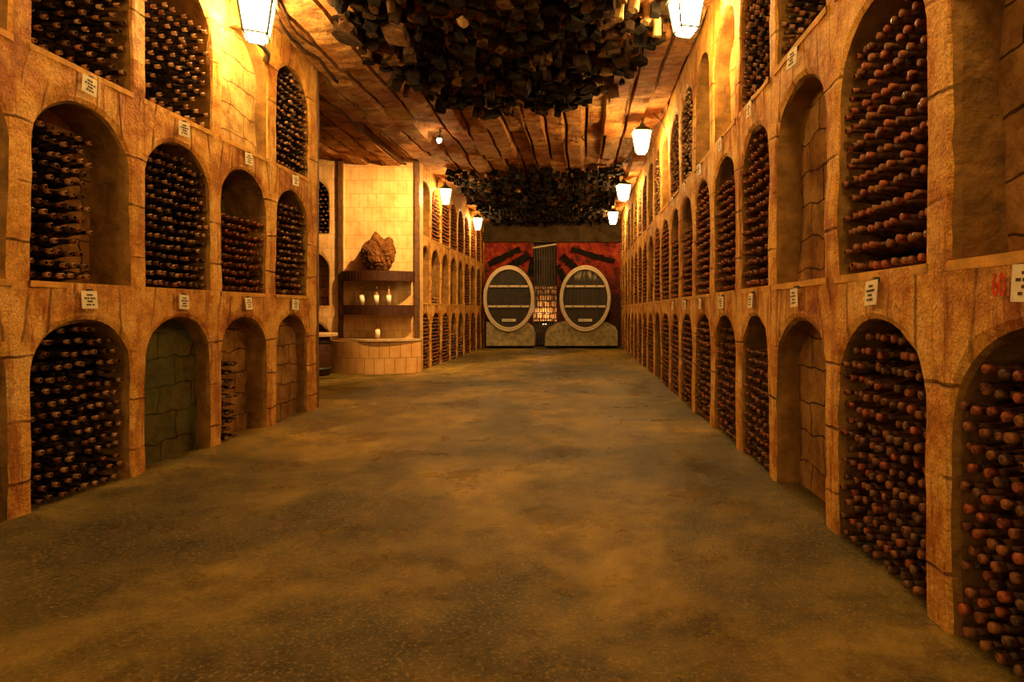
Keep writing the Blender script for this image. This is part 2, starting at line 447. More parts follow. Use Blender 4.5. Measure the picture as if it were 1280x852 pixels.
RS[(2, 8)] = spec(None, back=6, depth=.2); RS[(1, 9)] = spec(.72, 'red', .09, tip=.02)
RS[(1, 10)] = spec(.72, 'red', .09, tip=.02); RS[(2, 11)] = spec(None, back=6, depth=.2); RS[(0, 12)] = spec(None, back=5, depth=.2)
RS[(1, 13)] = spec(.35, 'rust', .085); RS[(2, 13)] = spec(.35, 'tan', .085, back=6)
RS[(1, 18)] = spec(None, back=5, depth=.2); RS[(2, 17)] = spec(None, back=6, depth=.2)
LS = {}
for i in range(len(LB)):
    for t in range(3): LS[(t, i)] = FULL('tan', glass=1, tip=.03)
LS[(0, 4)] = spec(.28, 'dark', glass=1, back=5, cut=1.0); LS[(1, 4)] = spec(None, depth=.3); LS[(2, 4)] = spec(None)
LS[(0, 5)] = spec(.97, 'tan', .081, glass=1, back=4, tip=.06, a=.083)
LS[(1, 5)] = spec(.86, 'tan', .083, glass=1, tip=.06, cut=.60, a=.078, depth=.32)
LS[(2, 5)] = FULL('tan', pitch=.098, glass=1, a=.10, tip=.03)
LS[(0, 6)] = spec(None, back=4, depth=.16)
LS[(1, 6)] = FULL('dark', pitch=.079, glass=1, tip=.04)
LS[(2, 6)] = spec(.80, 'pale', .098, glass=1, a=.10, tip=.03, back=4)
LS[(0, 7)] = spec(.70, 'dark', .082, glass=1, cut=.36, tip=.02, depth=.24)
LS[(1, 7)] = spec(.66, 'red', .080, back=4, tip=.04)
LS[(2, 7)] = spec(None, back=6, depth=.13)
LS[(0, 8)] = spec(None, back=3, depth=.16)
LS[(1, 8)] = spec(.88, 'dark', .080, back=6, tip=.04)
LS[(2, 8)] = FULL('dark', pitch=.088, glass=1, a=.085, tip=.01)
FS = {}
for i in range(len(FB)):
    FS[(0, i)] = FULL('rust', pitch=.085); FS[(1, i)] = FULL('rust', pitch=.085); FS[(2, i)] = FULL('red', pitch=.092)
for q in FS.values(): q['tip'] = .005
FS[(1, 0)] = spec(None, back=3); FS[(2, 0)] = spec(None, back=3); FS[(1, 1)] = spec(.15, 'dark', back=3); FS[(1, 2)] = spec(None, back=6)
FS[(1, 3)] = spec(None, back=5); FS[(1, 4)] = spec(None, back=5); FS[(0, 4)] = spec(.5, 'dark', back=5, tip=.01); FS[(0, 3)] = spec(.6, 'dark', back=3, glass=1, tip=.01); FS[(1, 6)] = spec(None, back=6)

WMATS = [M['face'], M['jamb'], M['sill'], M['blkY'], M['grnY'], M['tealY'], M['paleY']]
def arcade(name, W, bays, edges, tiers, specs, s_first, s_last, extra=None, mats=WMATS):
    mb = MB()
    for t, (z0, z1, za, rise) in enumerate(tiers):
        for i, (s0, s1) in enumerate(bays):
            a = s_first if i == 0 else (bays[i-1][1]+s0)/2
            b = s_last if i == len(bays)-1 else (s1+bays[i+1][0])/2
            sp = specs[(t, i)]
            cell(mb, W, a, b, s0, s1, z0, z1, za+.02*nz(s0, z0, 1, 3), min(rise, (s1-s0)*.49), sp['depth'], sp['back'], t, sill=(t > 0))
    if extra: extra(mb)
    return tag(mb.build(name, mats), kind='structure')
def shell(mb, pts_list, m):
    for q in pts_list: mb.face([mb.vert(p) for p in q], m)
def right_extra(mb):
    x = XR+.62  # unseen sheet behind the wall, added to stop light leaking in
    shell(mb, [((x, -3, -.1), (x, 22, -.1), (x, 22, 5), (x, -3, 5)), ((XR, -2.1, -.1), (x, -2.1, -.1), (x, -2.1, 5), (XR, -2.1, 5))], 1)
arcade('wall_right', WR, RB, PR, TR, RS, -2.1, 21.95, right_extra)
def left_extra(mb):
    x = XL-.62; y = 7.927
    G = {}
    n1, n2 = 7, 30
    for i in range(n1+1):
        for j in range(n2+1):
            X = XL-.012-(.60)*i/n1; Z = -.05+4.7*j/n2
            p = (X, y+.01+.03*nz(X, y, Z, 2.0)*(1 if i else .2), Z); G[i, j] = mb.vert(p)
    for i in range(n1):
        for j in range(n2): mb.face((G[i, j], G[i+1, j], G[i+1, j+1], G[i, j+1]), 2)
    shell(mb, [((x, -3, -.1), (x, y+.02, -.1), (x, y+.02, 5), (x, -3, 5))], 1)  # unseen back sheet, added as a light block
    shell(mb, [((XL, -1.5, -.1), (x, -1.5, -.1), (x, -1.5, 5), (XL, -1.5, 5))], 1)
arcade('wall_left', WL, LB, PL, TL, LS, -1.5, 7.927, left_extra)
def far_extra(mb):
    x = XL-.62
    shell(mb, [((x, 13.0, -.1), (x, 22, -.1), (x, 22, 5), (x, 13.0, 5))], 1)  # unseen back sheet, added to keep stray light out
arcade('wall_left_far', WL, FB, PF, TL, FS, 13.0, 21.9, far_extra)

# cross wall facing the camera in the side recess, one stack of arches plus plain cladding
TA = [(-.03, 1.44, 1.11, .36), (1.44, 3.01, 2.64, .40), (3.01, 4.64, 4.23, .42)]
AB = [(-7.9, -7.0), (-6.42, -5.48)]
AS = {(0, 0): spec(None), (1, 0): FULL('tan', glass=1), (2, 0): spec(None), (0, 1): spec(None, depth=.5), (1, 1): spec(None, depth=.3), (2, 1): FULL('tan', glass=1, pitch=.09, a=.095, tip=.02)}
AM = [M['tile'], M['jamb'], M['sill'], M['blkX'], M['grnY'], M['tealY'], M['blkX']]
def alc_extra(mb):
    n1, n2 = 16, 30; G = {}
    def pt(x, z):
        rec = .10 if -5.17 < x < -3.62 and z > .7 else 0.0
        return (x, YA+rec, z)
    xs = [-5.25, -5.175, -5.165]+[-5.165+(1.54)*k/10 for k in range(1, 11)]+[-3.615, -3.50]
    for i, x in enumerate(xs):
        for j in range(n2+1): G[i, j] = mb.vert(pt(x, -.03+4.70*j/n2))
    for i in range(len(xs)-1):
        for j in range(n2): mb.face((G[i, j], G[i+1, j], G[i+1, j+1], G[i, j+1]), 0)
    shell(mb, [((-3.50, YA, -.03), (-3.50, YA+.3, -.03), (-3.50, YA+.3, 4.67), (-3.50, YA, 4.67))], 0)
    shell(mb, [((-9.4, YA+.7, -.1), (XL-.1, YA+.7, -.1), (XL-.1, YA+.7, 5), (-9.4, YA+.7, 5))], 1)  # unseen sheet behind the niches, added to block light leaks
arcade('wall_recess', WA, AB, None, TA, AS, -9.4, -5.25, alc_extra, AM)
mb = MB(); shell(mb, [((-9.3, 6.5, -.1), (-9.3, 14, -.1), (-9.3, 14, 5), (-9.3, 6.5, 5)), ((-9.3, 6.6, -.1), (XL-.6, 6.6, -.1), (XL-.6, 6.6, 5), (-9.3, 6.6, 5))], 0)
tag(mb.build('wall_side', M['dark']), kind='structure')

# ---------------------------------------------------------------- floor and ceiling
mb = MB(); xs = [-9.4+(11.6)*i/110 for i in range(111)]; ys = [-2.5+24.6*j/160 for j in range(161)]
G = [[mb.vert((x, y, .012*nz(x, y, 0, .8)+.006*nz(x, y, 0, 3, 4)+(.05*max(0, 1-abs(x-XL-.02)/.45)**2*max(0, .5+nz(y, 0, 0, 1.1, 6)) if 2 < y < 8 else 0)
               +(.035*max(0, 1-abs(x-XR)/.30)**2*max(0, .5+nz(y, 0, 0, 1.1, 2))))) for y in ys] for x in xs]
for i in range(110):
    for j in range(160): mb.face((G[i][j], G[i+1][j], G[i+1][j+1], G[i][j+1]), 0)
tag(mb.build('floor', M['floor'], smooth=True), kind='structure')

mb = MB(); xs = []; cols = []
k = 0; x = -9.4
while x < 2.3:
    w = .36+.05*nz(k, 3, 1, 1.3)
    for q, fl in ((-.028, 0), (-.018, 1), (.018, 1), (.028, 0)): cols.append((x+q, k, fl))
    for q in (.12, .21, .29): cols.append((x+q, k, 0))
    x += w; k += 1
ys = [-2.5+.11*j for j in range(224)]
def cz(x, y, k, fl, isn):
    blk = math.floor(y/2.1+7*nz(k, 1, 5, 1.7)); st = noise.cell(Vector((k*1.37, blk*2.1, 3.3)))
    z = zceil(x)+.045*(st-.5)*2+.05*nz(x, y, 0, .7)+.030*nz(x, y, 0, 4.5, 8)
    if fl:
        gate = nz(k*3.1, y*.55, 9, 1.0)
        z += .16*min(1, max(0, (gate+.22)*5))
    return z
G = [[mb.vert((x+.03*nz(k*2.3, y*.9, 4, 1), y, cz(x, y, k, fl, 0))) for y in ys] for (x, k, fl) in cols]
for i in range(len(cols)-1):
    for j in range(len(ys)-1): mb.face((G[i][j], G[i+1][j], G[i+1][j+1], G[i][j+1]), 0)
tag(mb.build('ceiling', M['ceil']), kind='structure')

# ---------------------------------------------------------------- end wall
mb = MB()
XA, XB = -4.2, 2.1
def grid_wall(x0, x1, z0, z1, y, m, amp=.03, st=.2):
    n1 = max(1, int((x1-x0)/st)); n2 = max(1, int((z1-z0)/st))
    g = [[mb.vert((x0+(x1-x0)*i/n1, y+amp*nz(x0+(x1-x0)*i/n1, y, z0+(z1-z0)*j/n2, 2), z0+(z1-z0)*j/n2)) for j in range(n2+1)] for i in range(n1+1)]
    for i in range(n1):
        for j in range(n2): mb.face((g[i][j], g[i+1][j], g[i+1][j+1], g[i][j+1]), m)
grid_wall(XA, XB, 3.86, 5.0, YE-.12, 1)
shell(mb, [((XA, YE-.12, 3.86), (XB, YE-.12, 3.86), (XB, YE+.2, 3.86), (XA, YE+.2, 3.86))], 1)
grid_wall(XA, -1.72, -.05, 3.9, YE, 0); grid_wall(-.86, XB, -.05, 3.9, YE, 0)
grid_wall(-1.72, -.86, -.05, .95, YE+.25, 1); grid_wall(-1.72, -.86, .95, 2.25, YE+.12, 2, .06, .12); grid_wall(-1.72, -.86, 2.25, 3.9, YE+.25, 1)
for xx in (-1.72, -.86): shell(mb, [((xx, YE, -.05), (xx, YE+.4, -.05), (xx, YE+.4, 3.9), (xx, YE, 3.9))], 1)
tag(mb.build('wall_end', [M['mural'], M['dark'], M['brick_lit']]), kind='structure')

def timber(p, q, w, label):
    a = at(*p, YE-.04); b = at(*q, YE-.04); d = (b-a); L = d.length; ang = math.atan2(d.z, d.x)
    m_ = MB(); n = 8
    rot = Matrix.Rotation(-ang, 3, 'Y')
    for i in range(n):
        c = a+d*((i+.5)/n)
        m_.box((c.x, c.y, c.z+U(-.02, .02)), (L/n/2+.004, .035, w/2+U(-.02, .02)), 0, rot, .01)
    tag(m_.build('timber_brace', M['black_log']), label, 'timber', 'dark timbers fanning over the red end wall')
timber((611, 330), (650, 311), .22, 'long dark timber rising over the left barrel on the red end wall')
timber((636, 335), (661, 318), .28, 'short dark timber left of the iron grille, above the left barrel')
timber((662, 345), (668, 322), .22, 'steep dark timber close beside the left edge of the iron grille')
timber((714, 311), (768, 327), .20, 'long dark timber sloping down over the right barrel to the side wall')
timber((703, 320), (720, 335), .26, 'short dark timber between the iron grille and the right barrel top')
timber((697, 332), (706, 352), .20, 'steep dark timber touching the upper left of the right barrel')

def barrel(cu, label, headmat='head'):
    Yb = 21.02; c = at(cu, 373, Yb); rx, rz = 32*Yb/F, 41.5*Yb/F
    r = empty('oval_barrel', (c.x, Yb, c.z)); tag(r, label, 'barrel', 'great oval barrels on the end wall')
    N = 48
    def ell(k, f, y): a = 2*PI*k/N; return (rx*f*math.cos(a), y, rz*f*math.sin(a))
    def ring(m_, A, B):
        n = len(A)
        for k in range(n): m_.face((A[k], A[(k+1) % n], B[(k+1) % n], B[k]))
    m_ = MB(); prof = [(1.0, .12), (1.0, -.04), (.985, -.06), (.95, -.065), (.935, -.045), (.925, -.045), (.915, -.06), (.88, -.055), (.865, -.03), (.865, .10)]
    rg = [[m_.vert(ell(k, f, y)) for k in range(N)] for f, y in prof]
    for i in range(len(rg)): ring(m_, rg[i], rg[(i+1) % len(rg)])
    m_.build('rim', M['cream'], r, True)
    m_ = MB(); rg = [[m_.vert(ell(k, f, y)) for k in range(N)] for f, y in ((.97, .04), (1.03, .30), (1.0, .62))]
    for i in range(2): ring(m_, rg[i], rg[i+1])
    m_.face(rg[-1]); m_.build('stave_body', M['stave'], r, True)
    m_ = MB(); A = [m_.vert(ell(k, .88, .03)) for k in range(N)]; B = [m_.vert(ell(k, .88, .07)) for k in range(N)]
    m_.face(A); m_.face(B); ring(m_, A, B); m_.build('head', M[headmat], r)
    for z in (16.5, -10.5):
        zz = z/F*Yb*.93; hw = rx*.83*math.sqrt(max(0, 1-(zz/(rz*.83))**2))
        m_ = MB(); m_.box((0, -.005, zz), (hw, .035, .036), 0)
        b = m_.build('crossbar', M['cream'], r)
        for q in (-.6, 0, .6):
            k_ = MB(); k_.box((q*hw, -.045, zz), (.022, .008, .022), 0); k_.build('bolt', M['iron'], b)
    m_ = MB(); m_.box((0, .012, -27/F*Yb), (.24, .02, .045), 0); pl = m_.build('name_plate', M['paper'], r)
    m_ = MB()
    for k in range(9): m_.box((-.19+.047*k, -.011, -27/F*Yb), (U(.008, .016), .003, U(.012, .024)), 0)
    m_.build('lettering', M['ink'], pl)
barrel(636, 'oval barrel on the left of the iron grille, plain dark upper planks', 'head_plain')
barrel(731.5, 'oval barrel on the right of the iron grille, pale drips down its upper planks')
def cradle(poly, label):
    m_ = MB(); P = [at(u, v, 21.1) for u, v in poly]
    m_.prism([(p.x, p.z) for p in P], 21.08, 21.75)
    tag(m_.build('stone_cradle', M['cradle']), label, 'plinth', 'stone cradles under the end wall barrels')
cradle([(608, 432), (668, 432), (668, 416), (665, 409), (659, 404), (650, 402), (608, 402)], 'grey stone cradle carrying the left oval barrel')
cradle([(681, 432), (772, 432), (772, 414), (769, 408), (760, 403), (750, 401), (706, 401), (694, 404), (686, 409), (682, 416)], 'grey stone cradle carrying the right oval barrel')
g = empty('iron_grille', (-1.29, 21.5, 0)); tag(g, 'tall black iron grille with lit rubble brick behind, between two oval barrels', 'gate')
m_ = MB()
for k in range(9): m_.tube([(-.36+.09*k, 0, .08), (-.36+.09*k, 0, 3.74+.04*math.sin(k))], .014, 6)
m_.build('upright_bars', M['iron'], g)
m_ = MB()
for z in (.15, .6, .95, 1.2, 1.45, 1.7, 1.95, 2.2, 3.2): m_.tube([(-.38, -.02, z), (.38, -.02, z+.03)], .014, 6)
m_.build('cross_bars', M['iron'], g)
m_ = MB(); m_.tube([(-.42, -.02, 3.62), (.42, -.02, 3.76)], .03, 8); m_.build('top_rail', M['cream'], g)

ul = empty('added_uplight', (-1.29, 21.72, 0)); tag(ul, 'small added floodlight low behind the iron grille, brightening the rubble brick', 'floodlight')  # invented fixture, its lamp only guessed from the glow on the bricks
m_ = MB(); m_.tube([(0, 0, 0), (0, 0, .78)], .018, 8); m_.box((0, 0, .01), (.09, .06, .01)); m_.build('stand', M['iron'], ul)
m_ = MB(); m_.box((0, 0, .81), (.10, .035, .04)); m_.build('housing', M['iron'], ul)
m_ = MB(); m_.box((0, .0, .853), (.085, .028, .004)); m_.build('lamp_glass', mat_emit('added_uplight_glass', (1, .6, .25), 3.0), ul)
L2 = bpy.data.lights.new('added_uplight_point', 'POINT'); L2.energy = 5; L2.color = (1, .55, .22); L2.shadow_soft_size = .05
l2 = bpy.data.objects.new('added_uplight_point', L2); COL.objects.link(l2); l2.location = (-1.29, 21.60, 1.25)  # unseen point light added above the fixture to brighten the bricks
# ---------------------------------------------------------------- recess: counter, posts, shelves, rock, bottles
def bow(x0, x1, y_end, y_mid, n=20):
    return [(x0+(x1-x0)*i/n, y_end+(y_mid-y_end)*math.sin(PI*i/n)**.8) for i in range(n+1)]
def bowed(m_, x0, x1, ye, ym, yb, z0, z1, m=0):
    P = bow(x0, x1, ye, ym); a = [m_.vert((x, y, z0)) for x, y in P]; b = [m_.vert((x, y, z1)) for x, y in P]
    c = [m_.vert((x, yb, z0)) for x, y in P]; d = [m_.vert((x, yb, z1)) for x, y in P]
    for i in range(len(P)-1):
        m_.face((a[i], a[i+1], b[i+1], b[i]), m); m_.face((b[i], b[i+1], d[i+1], d[i]), m); m_.face((a[i], a[i+1], c[i+1], c[i]), m)
    m_.face((a[0], b[0], d[0], c[0]), m); m_.face((a[-1], b[-1], d[-1], c[-1]), m)
ct = empty('stone_counter', (-4.4, 12.6, 0)); tag(ct, 'bow-fronted pale stone counter under the shelves in the wall recess', 'counter')
off = Vector((4.4, -12.6, 0))
def loc_build(m_, name, mat, par, offv):
    m_.v = [(v[0]+offv[0], v[1]+offv[1], v[2]+offv[2]) for v in m_.v]; return m_.build(name, mat, par)
m_ = MB(); bowed(m_, -5.42, -3.44, 12.80, 12.36, YA+.02, 0, .69); loc_build(m_, 'base', M['tileB'], ct, off)
m_ = MB(); bowed(m_, -5.22, -3.44, 12.78, 12.32, YA+.09, .69, .735); loc_build(m_, 'ledge', M['slab'], ct, off)
for u, lab in ((426, 'dark wooden post at the left end of the recess shelves'), (521.7, 'dark wooden post at the right end of the recess shelves')):
    p = at(u, 300, 12.86); m_ = MB()
    for k in range(12): m_.box((p.x+U(-.003, .003), 12.86, .735+3.84*(k+.5)/12), (.045, .035, 3.84/24+.001), 0)
    tag(m_.build('wooden_post', M['post']), lab, 'post', 'posts beside the recess shelves')
for z, dpt, lab in ((2.18, .20, 'upper dark bowed wooden shelf carrying the rough rock'), (1.455, .20, 'lower dark bowed wooden shelf carrying three small bottles')):
    s = empty('bowed_shelf', (-4.4, 12.6, z)); tag(s, lab, 'shelf', 'bowed wooden shelves in the recess')
    m_ = MB(); bowed(m_, -5.17, -3.60, 12.80, 12.42, YA+.08, -.03, 0); loc_build(m_, 'board', M['wood'], s, off)
    m_ = MB(); P = bow(-5.17, -3.60, 12.79, 12.41, 40)
    for i in range(40):
        (xa, ya), (xb, yb) = P[i], P[i+1]
        ang = math.atan2(yb-ya, xb-xa); m_.box(((xa+xb)/2, (ya+yb)/2, -.105), (math.hypot(xb-xa, yb-ya)/2*.93, .012+.003*(i % 2), .105), 0, Matrix.Rotation(ang, 3, 'Z'))
    loc_build(m_, 'slatted_apron', M['wood'], s, off)
# rock
me = bpy.data.meshes.new('rough_rock'); import bmesh
bm = bmesh.new(); bmesh.ops.create_icosphere(bm, subdivisions=5, radius=1.0)
for v in bm.verts:
    p = v.co.copy(); t = (p.z+1)/2
    wx = (.40-.10*t); cx = -.02*0
    if p.z > .2: cx += 0.0
    d = 1+.20*noise.noise(p*1.7)+.12*noise.noise(p*4.2)+.09*noise.noise(p*9)+.06*noise.noise(p*22)
    x, y, z = p.x*.36*d, p.y*.22*d, p.z*.36*d
    z += .10*math.exp(-((x+.07)/.12)**2)*max(0, p.z)-.05*math.exp(-((x-.12)/.06)**2)*max(0, p.z)+.10*math.exp(-((x-.26)/.07)**2)*max(0, p.z)
    v.co = Vector((x, y, max(z, -.36)))
bm.to_mesh(me); bm.free(); me.materials.append(M['rock'])
rk = link('rough_rock', me, None, (at(474, 338, 12.62).x, 12.62, 2.18+.345)); tag(rk, 'rough porous brown rock standing on the upper shelf', 'rock')

def std_bottle(u, Y, z, glassc, name_label, h=.40):
    x = (u-U0)/F*Y; r = empty('display_bottle', (x, Y, z)); tag(r, name_label, 'bottle', 'small labelled bottles shown in the recess')
    m_ = MB(); q = h/.40
    m_.lathe([(0, .045), (.01, .05), (.22*q, .05), (.26*q, .036), (.29*q, .018), (.36*q, .016)], 16); m_.build('glass_body', glassc, r, True)
    m_ = MB(); m_.lathe([(.345*q, .018), (.40*q, .018)], 12); m_.build('cap', M['c_pale'], r, True)
    m_ = MB(); m_.lathe([(.035, .0515), (.21*q, .0515)], 16); m_.build('paper_label', M['paper'], r, True)
gb = mat_simple('amber_glass', (.30, .13, .03), .2, .6, .2, 10, 0, .001)
std_bottle(452.5, 12.62, 1.455, gb, 'leftmost of the three bottles on the lower bowed shelf')
std_bottle(470.5, 12.60, 1.455, gb, 'middle one of the three bottles on the lower bowed shelf')
std_bottle(486, 12.62, 1.455, gb, 'rightmost of the three bottles on the lower bowed shelf')
std_bottle(472, 12.60, .735, gb, 'single bottle standing on the stone counter ledge below the shelves', .38)

tb = empty('barrel_table', (-5.50, 12.25, 0)); tag(tb, 'round stone-topped table on a dark barrel base in the side recess', 'table')
m_ = MB(); m_.lathe([(.80, .40), (.81, .45), (.86, .46), (.875, .44)], 32); m_.build('tabletop', M['slab'], tb)
m_ = MB(); m_.lathe([(0, .30), (.2, .335), (.42, .345), (.62, .335), (.80, .30)], 32); m_.build('barrel_base', M['wood'], tb, True)
m_ = MB()
for z in (.12, .66): m_.lathe([(z, .325), (z, .342), (z+.05, .348), (z+.05, .33)], 32)
m_.build('hoops', M['iron'], tb, True)

# ---------------------------------------------------------------- lanterns
def spiral(cx, cz, r, turns=1.6, n=26, y=0):
    return [(cx+r*(1-.75*i/n)*math.cos(2*PI*turns*i/n+PI/2), y, cz+r*(1-.75*i/n)*math.sin(2*PI*turns*i/n+PI/2)) for i in range(n+1)]
def lantern(pos, rz, side, label, arm, s=1.0):
    """pos = centre of the glass; side = +1 wall lies towards +x"""
    r = empty('wall_lantern', pos); tag(r, label, 'lantern', 'lit iron lanterns along the tunnel')
    h = .34*s; wt, wb = .150*s, .100*s; z1, z0 = h/2, -h/2
    R3 = Matrix.Rotation(rz, 3, 'Z')
    ct_ = [R3 @ Vector((a*wt, b*wt, z1)) for a, b in ((-1, -1), (1, -1), (1, 1), (-1, 1))]
    cb_ = [R3 @ Vector((a*wb, b*wb, z0)) for a, b in ((-1, -1), (1, -1), (1, 1), (-1, 1))]
    fr = MB()
    for k in range(4):
        k2 = (k+1) % 4
        m_ = MB(); ids = [m_.vert(p*.97) for p in (cb_[k], cb_[k2], ct_[k2], ct_[k])]; m_.face(ids); m_.build('glass_pane', M['lamp'], r)
        fr.tube([cb_[k], ct_[k]], .012*s, 6); fr.tube([cb_[k], cb_[k2]], .012*s, 6); fr.tube([ct_[k], ct_[k2]], .010*s, 6)
    low = [Vector((p.x*.72, p.y*.72, z0-.045*s)) for p in cb_]
    m_ = MB()
    for k in range(4): m_.face([m_.vert(p) for p in (low[k]*.98, low[(k+1) % 4]*.98, cb_[(k+1) % 4]*.97, cb_[k]*.97)])
    m_.face([m_.vert(p) for p in low]); m_.build('bottom_pane', M['lamp'], r)
    for k in range(4): fr.tube([cb_[k], low[k]], .007*s, 6); fr.tube([low[k], low[(k+1) % 4]], .007*s, 6)
    fr.build('lantern_frame', M['verd'], r)
    m_ = MB(); e = [Vector((p.x*1.18, p.y*1.18, z1)) for p in ct_]; f = [Vector((p.x*.30, p.y*.30, z1+.11*s)) for p in ct_]; g_ = [Vector((p.x*.22, p.y*.22, z1+.16*s)) for p in ct_]
    E = [m_.vert(p) for p in e]; Fv = [m_.vert(p) for p in f]; Gv = [m_.vert(p) for p in g_]
    for k in range(4): m_.face((E[k], E[(k+1) % 4], Fv[(k+1) % 4], Fv[k])); m_.face((Fv[k], Fv[(k+1) % 4], Gv[(k+1) % 4], Gv[k]))
    m_.face(E); m_.face(Gv); m_.build('lantern_roof', M['verd'], r)
    m_ = MB()
    if arm == 'hang':
        top = z1+.16*s; zc_ = zceil(pos[0])-pos[2]+.05; zs_ = top+.14
        m_.tube([(0, 0, top-.01), (0, 0, zs_)], .010, 6); m_.tube(spiral(-.02*side, zs_+.07, .075), .011, 6)
        wallx = (XR-pos[0]+.03) if side > 0 else (XL-pos[0]-.03)
        m_.tube([(0, 0, zs_+.07), (wallx*.5, 0, zs_+.09), (wallx, 0, zs_+.04)], .012, 6)
        m_.tube([(wallx, 0, zs_-.30), (wallx*.8, 0, zs_-.12), (wallx*.45, 0, zs_+.05)], .009, 6)
        m_.tube([(0, 0, zs_+.12), (0, 0, zc_)], .010, 6)
    else:
        wx = XL-pos[0]-.02
        m_.tube([(-.02, .06, z0-.045), (-.03, .20, z0-.03), (-.10, .42, z0+.0), (wx*.8, .72, z0+.06), (wx, .82, z0+.12)], [.018, .022, .026, .030, .034], 8)
        m_.tube([(0, 0, z1+.15), (0, .05, z1+.24), (-.04, .2, z1+.28), (wx*.6, .5, z1+.18), (wx, .66, z1+.02)], .013, 8)
    m_.build('bracket', M['iron'], r, True)
lp = at(320, 22, 5.85); lantern(tuple(lp), math.radians(24), -1, 'largest lit lantern, on the near left wall, seen in the top left', 'arm', 1.05)
for k, (u, v, lab) in enumerate(((858, 18, 'nearest lit lantern over the right wall, cut by the top of the picture'), (802.5, 177, 'second lit lantern along the right wall, hung from an iron scroll'),
                                 (779.5, 240, 'third lit lantern along the right wall, before the dark far ceiling'), (766.5, 272, 'farthest lit lantern on the right, close to the end wall'))):
    Y = F*1.09/(u-U0); p = at(u, v, Y); lantern((p.x, p.y, p.z), math.radians((12, 5, 20, 9)[k]), 1, lab, 'hang', .96)
p = at(557, 245, 14.5); lantern(tuple(p), .2, -1, 'lit lantern on the far left wall just beyond the recess shelves', 'hang', .9)
p = at(597, 279, 19.0); lantern(tuple(p), .1, -1, 'farthest lit lantern on the left, nearest the end wall', 'hang', .9)
# the row goes on behind the camera
lantern((1.09, 1.55, 4.35), .2, 1, 'lit lantern over the right wall above and beside the camera', 'hang', .96)
lantern((-3.2, 1.4, 4.15), .2, -1, 'lit lantern over the left wall beside the camera', 'hang', .96)

# spot lamp on the ceiling
c = ceil_pt(550, 170, .12); sp_ = empty('ceiling_spotlight', tuple(c)); tag(sp_, 'small bare spotlight clamped under the stone ceiling facing the recess', 'spotlight')
m_ = MB(); m_.tube([(0, 0, .16), (0, 0, .05), (0, .02, 0)], .012, 8); m_.tube([(-.08, 0, .06), (.06, .02, .10)], .008, 6); m_.build('bracket', M['iron'], sp_)
m_ = MB(); m_.lathe([(-.02, .03), (.02, .035), (.05, .055)], 14, 0, 'Y', (0, -.04, -.03)); m_.build('lamp_holder', M['verd'], sp_, True)
m_ = MB(); m_.lathe([(-.05, .01), (-.035, .035), (0, .045), (.035, .035), (.05, .012)], 14, 0, 'Z', (-.01, -.02, -.085)); m_.build('bulb', M['bulb'], sp_, True)
L = bpy.data.lights.new('spot', 'SPOT'); L.energy = 400; L.color = (1, .57, .19); L.spot_size = math.radians(105); L.spot_blend = .8; L.shadow_soft_size = .06
lo = bpy.data.objects.new('spot_beam', L); COL.objects.link(lo); lo.location = (c.x-.02, c.y+.06, c.z-.17)
lo.rotation_euler = (Vector((-4.45, 12.9, 2.3))-lo.location).to_track_quat('-Z', 'Y').to_euler()

# ---------------------------------------------------------------- bottles
SEG = 8
PROF = [(.0, .013), (.003, .0172), (.030, .0175), (.036, .0140), (.085, .0150), (.135, .022), (.185, .0385), (.31, .0385)]
def bottle_template(seg):
    V = []; Fc = []; Mi = []
    for h, r in PROF:
        for k in range(seg): V.append((h, r*math.cos(2*PI*k/seg), r*math.sin(2*PI*k/seg)))
    n = len(PROF)
    for i in range(n-1):
        for k in range(seg):
            k2 = (k+1) % seg; Fc.append((i*seg+k, i*seg+k2, (i+1)*seg+k2, (i+1)*seg+k)); Mi.append(1 if i < 3 else 0)
    return np.array(V), np.array(Fc), np.array(Mi)
CAPS = {'rust': ('c_rust', 'c_rust', 'c_dark', 'c_red'), 'red': ('c_red', 'c_red', 'c_rust', 'c_rust'), 'tan': ('c_tan', 'c_tan', 'c_dark', 'c_rust'),
        'pale': ('c_pale', 'c_pale', 'c_tan', 'c_tan'), 'dark': ('c_dark', 'c_dark', 'c_rust', 'c_tan')}
BOT = []
def stock(W, s0, s1, z0, za, rise, sp, info, flip=False):
    if not sp['fill']: return
    zs = za-rise; c = (s0+s1)/2; hw = (s1-s0)/2
    zb = max(z0, 0)+.012; top = z0+(za-z0)*sp['fill']
    a = sp['a']; n = int((s1-s0-.02)/a); a2 = (s1-s0-.02)/n
    r = 0; z = zb+.036
    while z < top-.03:
        off = (r % 2)*.5
        col = 0
        for k in range(n+1):
            s = s0+.01+a2*(k+.5+off*.9-.22)
            if sp['cut'] is not None and ((s-s0)/(s1-s0) > sp['cut']+.10*nz(r*2.1, k, 3, 1.1)+.03 if not flip else (s1-s)/(s1-s0) > sp['cut']+.1*nz(r, 1, 1, 2)): continue
            topn = top-.10*abs(nz(s*3, z0, 2, 1.3))
            if z > topn: continue
            if abs(s-c) > hw-.026: continue
            if z > zs:
                q = rise*math.sqrt(max(0, 1-((s-c)/(hw))**2))
                if z > zs+q-.055: continue
            col += 1
            if R() < .025: continue
            zz = z+U(-.009, .009); ss = s+U(-.008, .008); d = sp['tip']+U(-.018, .018)+(.04 if R() < .06 else 0)
            BOT.append(dict(W=W, s=ss, z=zz, d=d, cap=random.choice(CAPS[sp['caps']]), glass='g_dark' if sp['glass'] else 'g_dust', info=info, row=r+1, col=col, ty=U(-.05, .05), tz=U(-.05, .05), sc=U(.92, 1.12)))
        z += sp['pitch']; r += 1
for t, (z0, z1, za, rise) in enumerate(TR):
    for i, (s0, s1) in enumerate(RB): stock(WR, s0, s1, z0, za, min(rise, (s1-s0)*.49), RS[(t, i)], ('R', t, i))
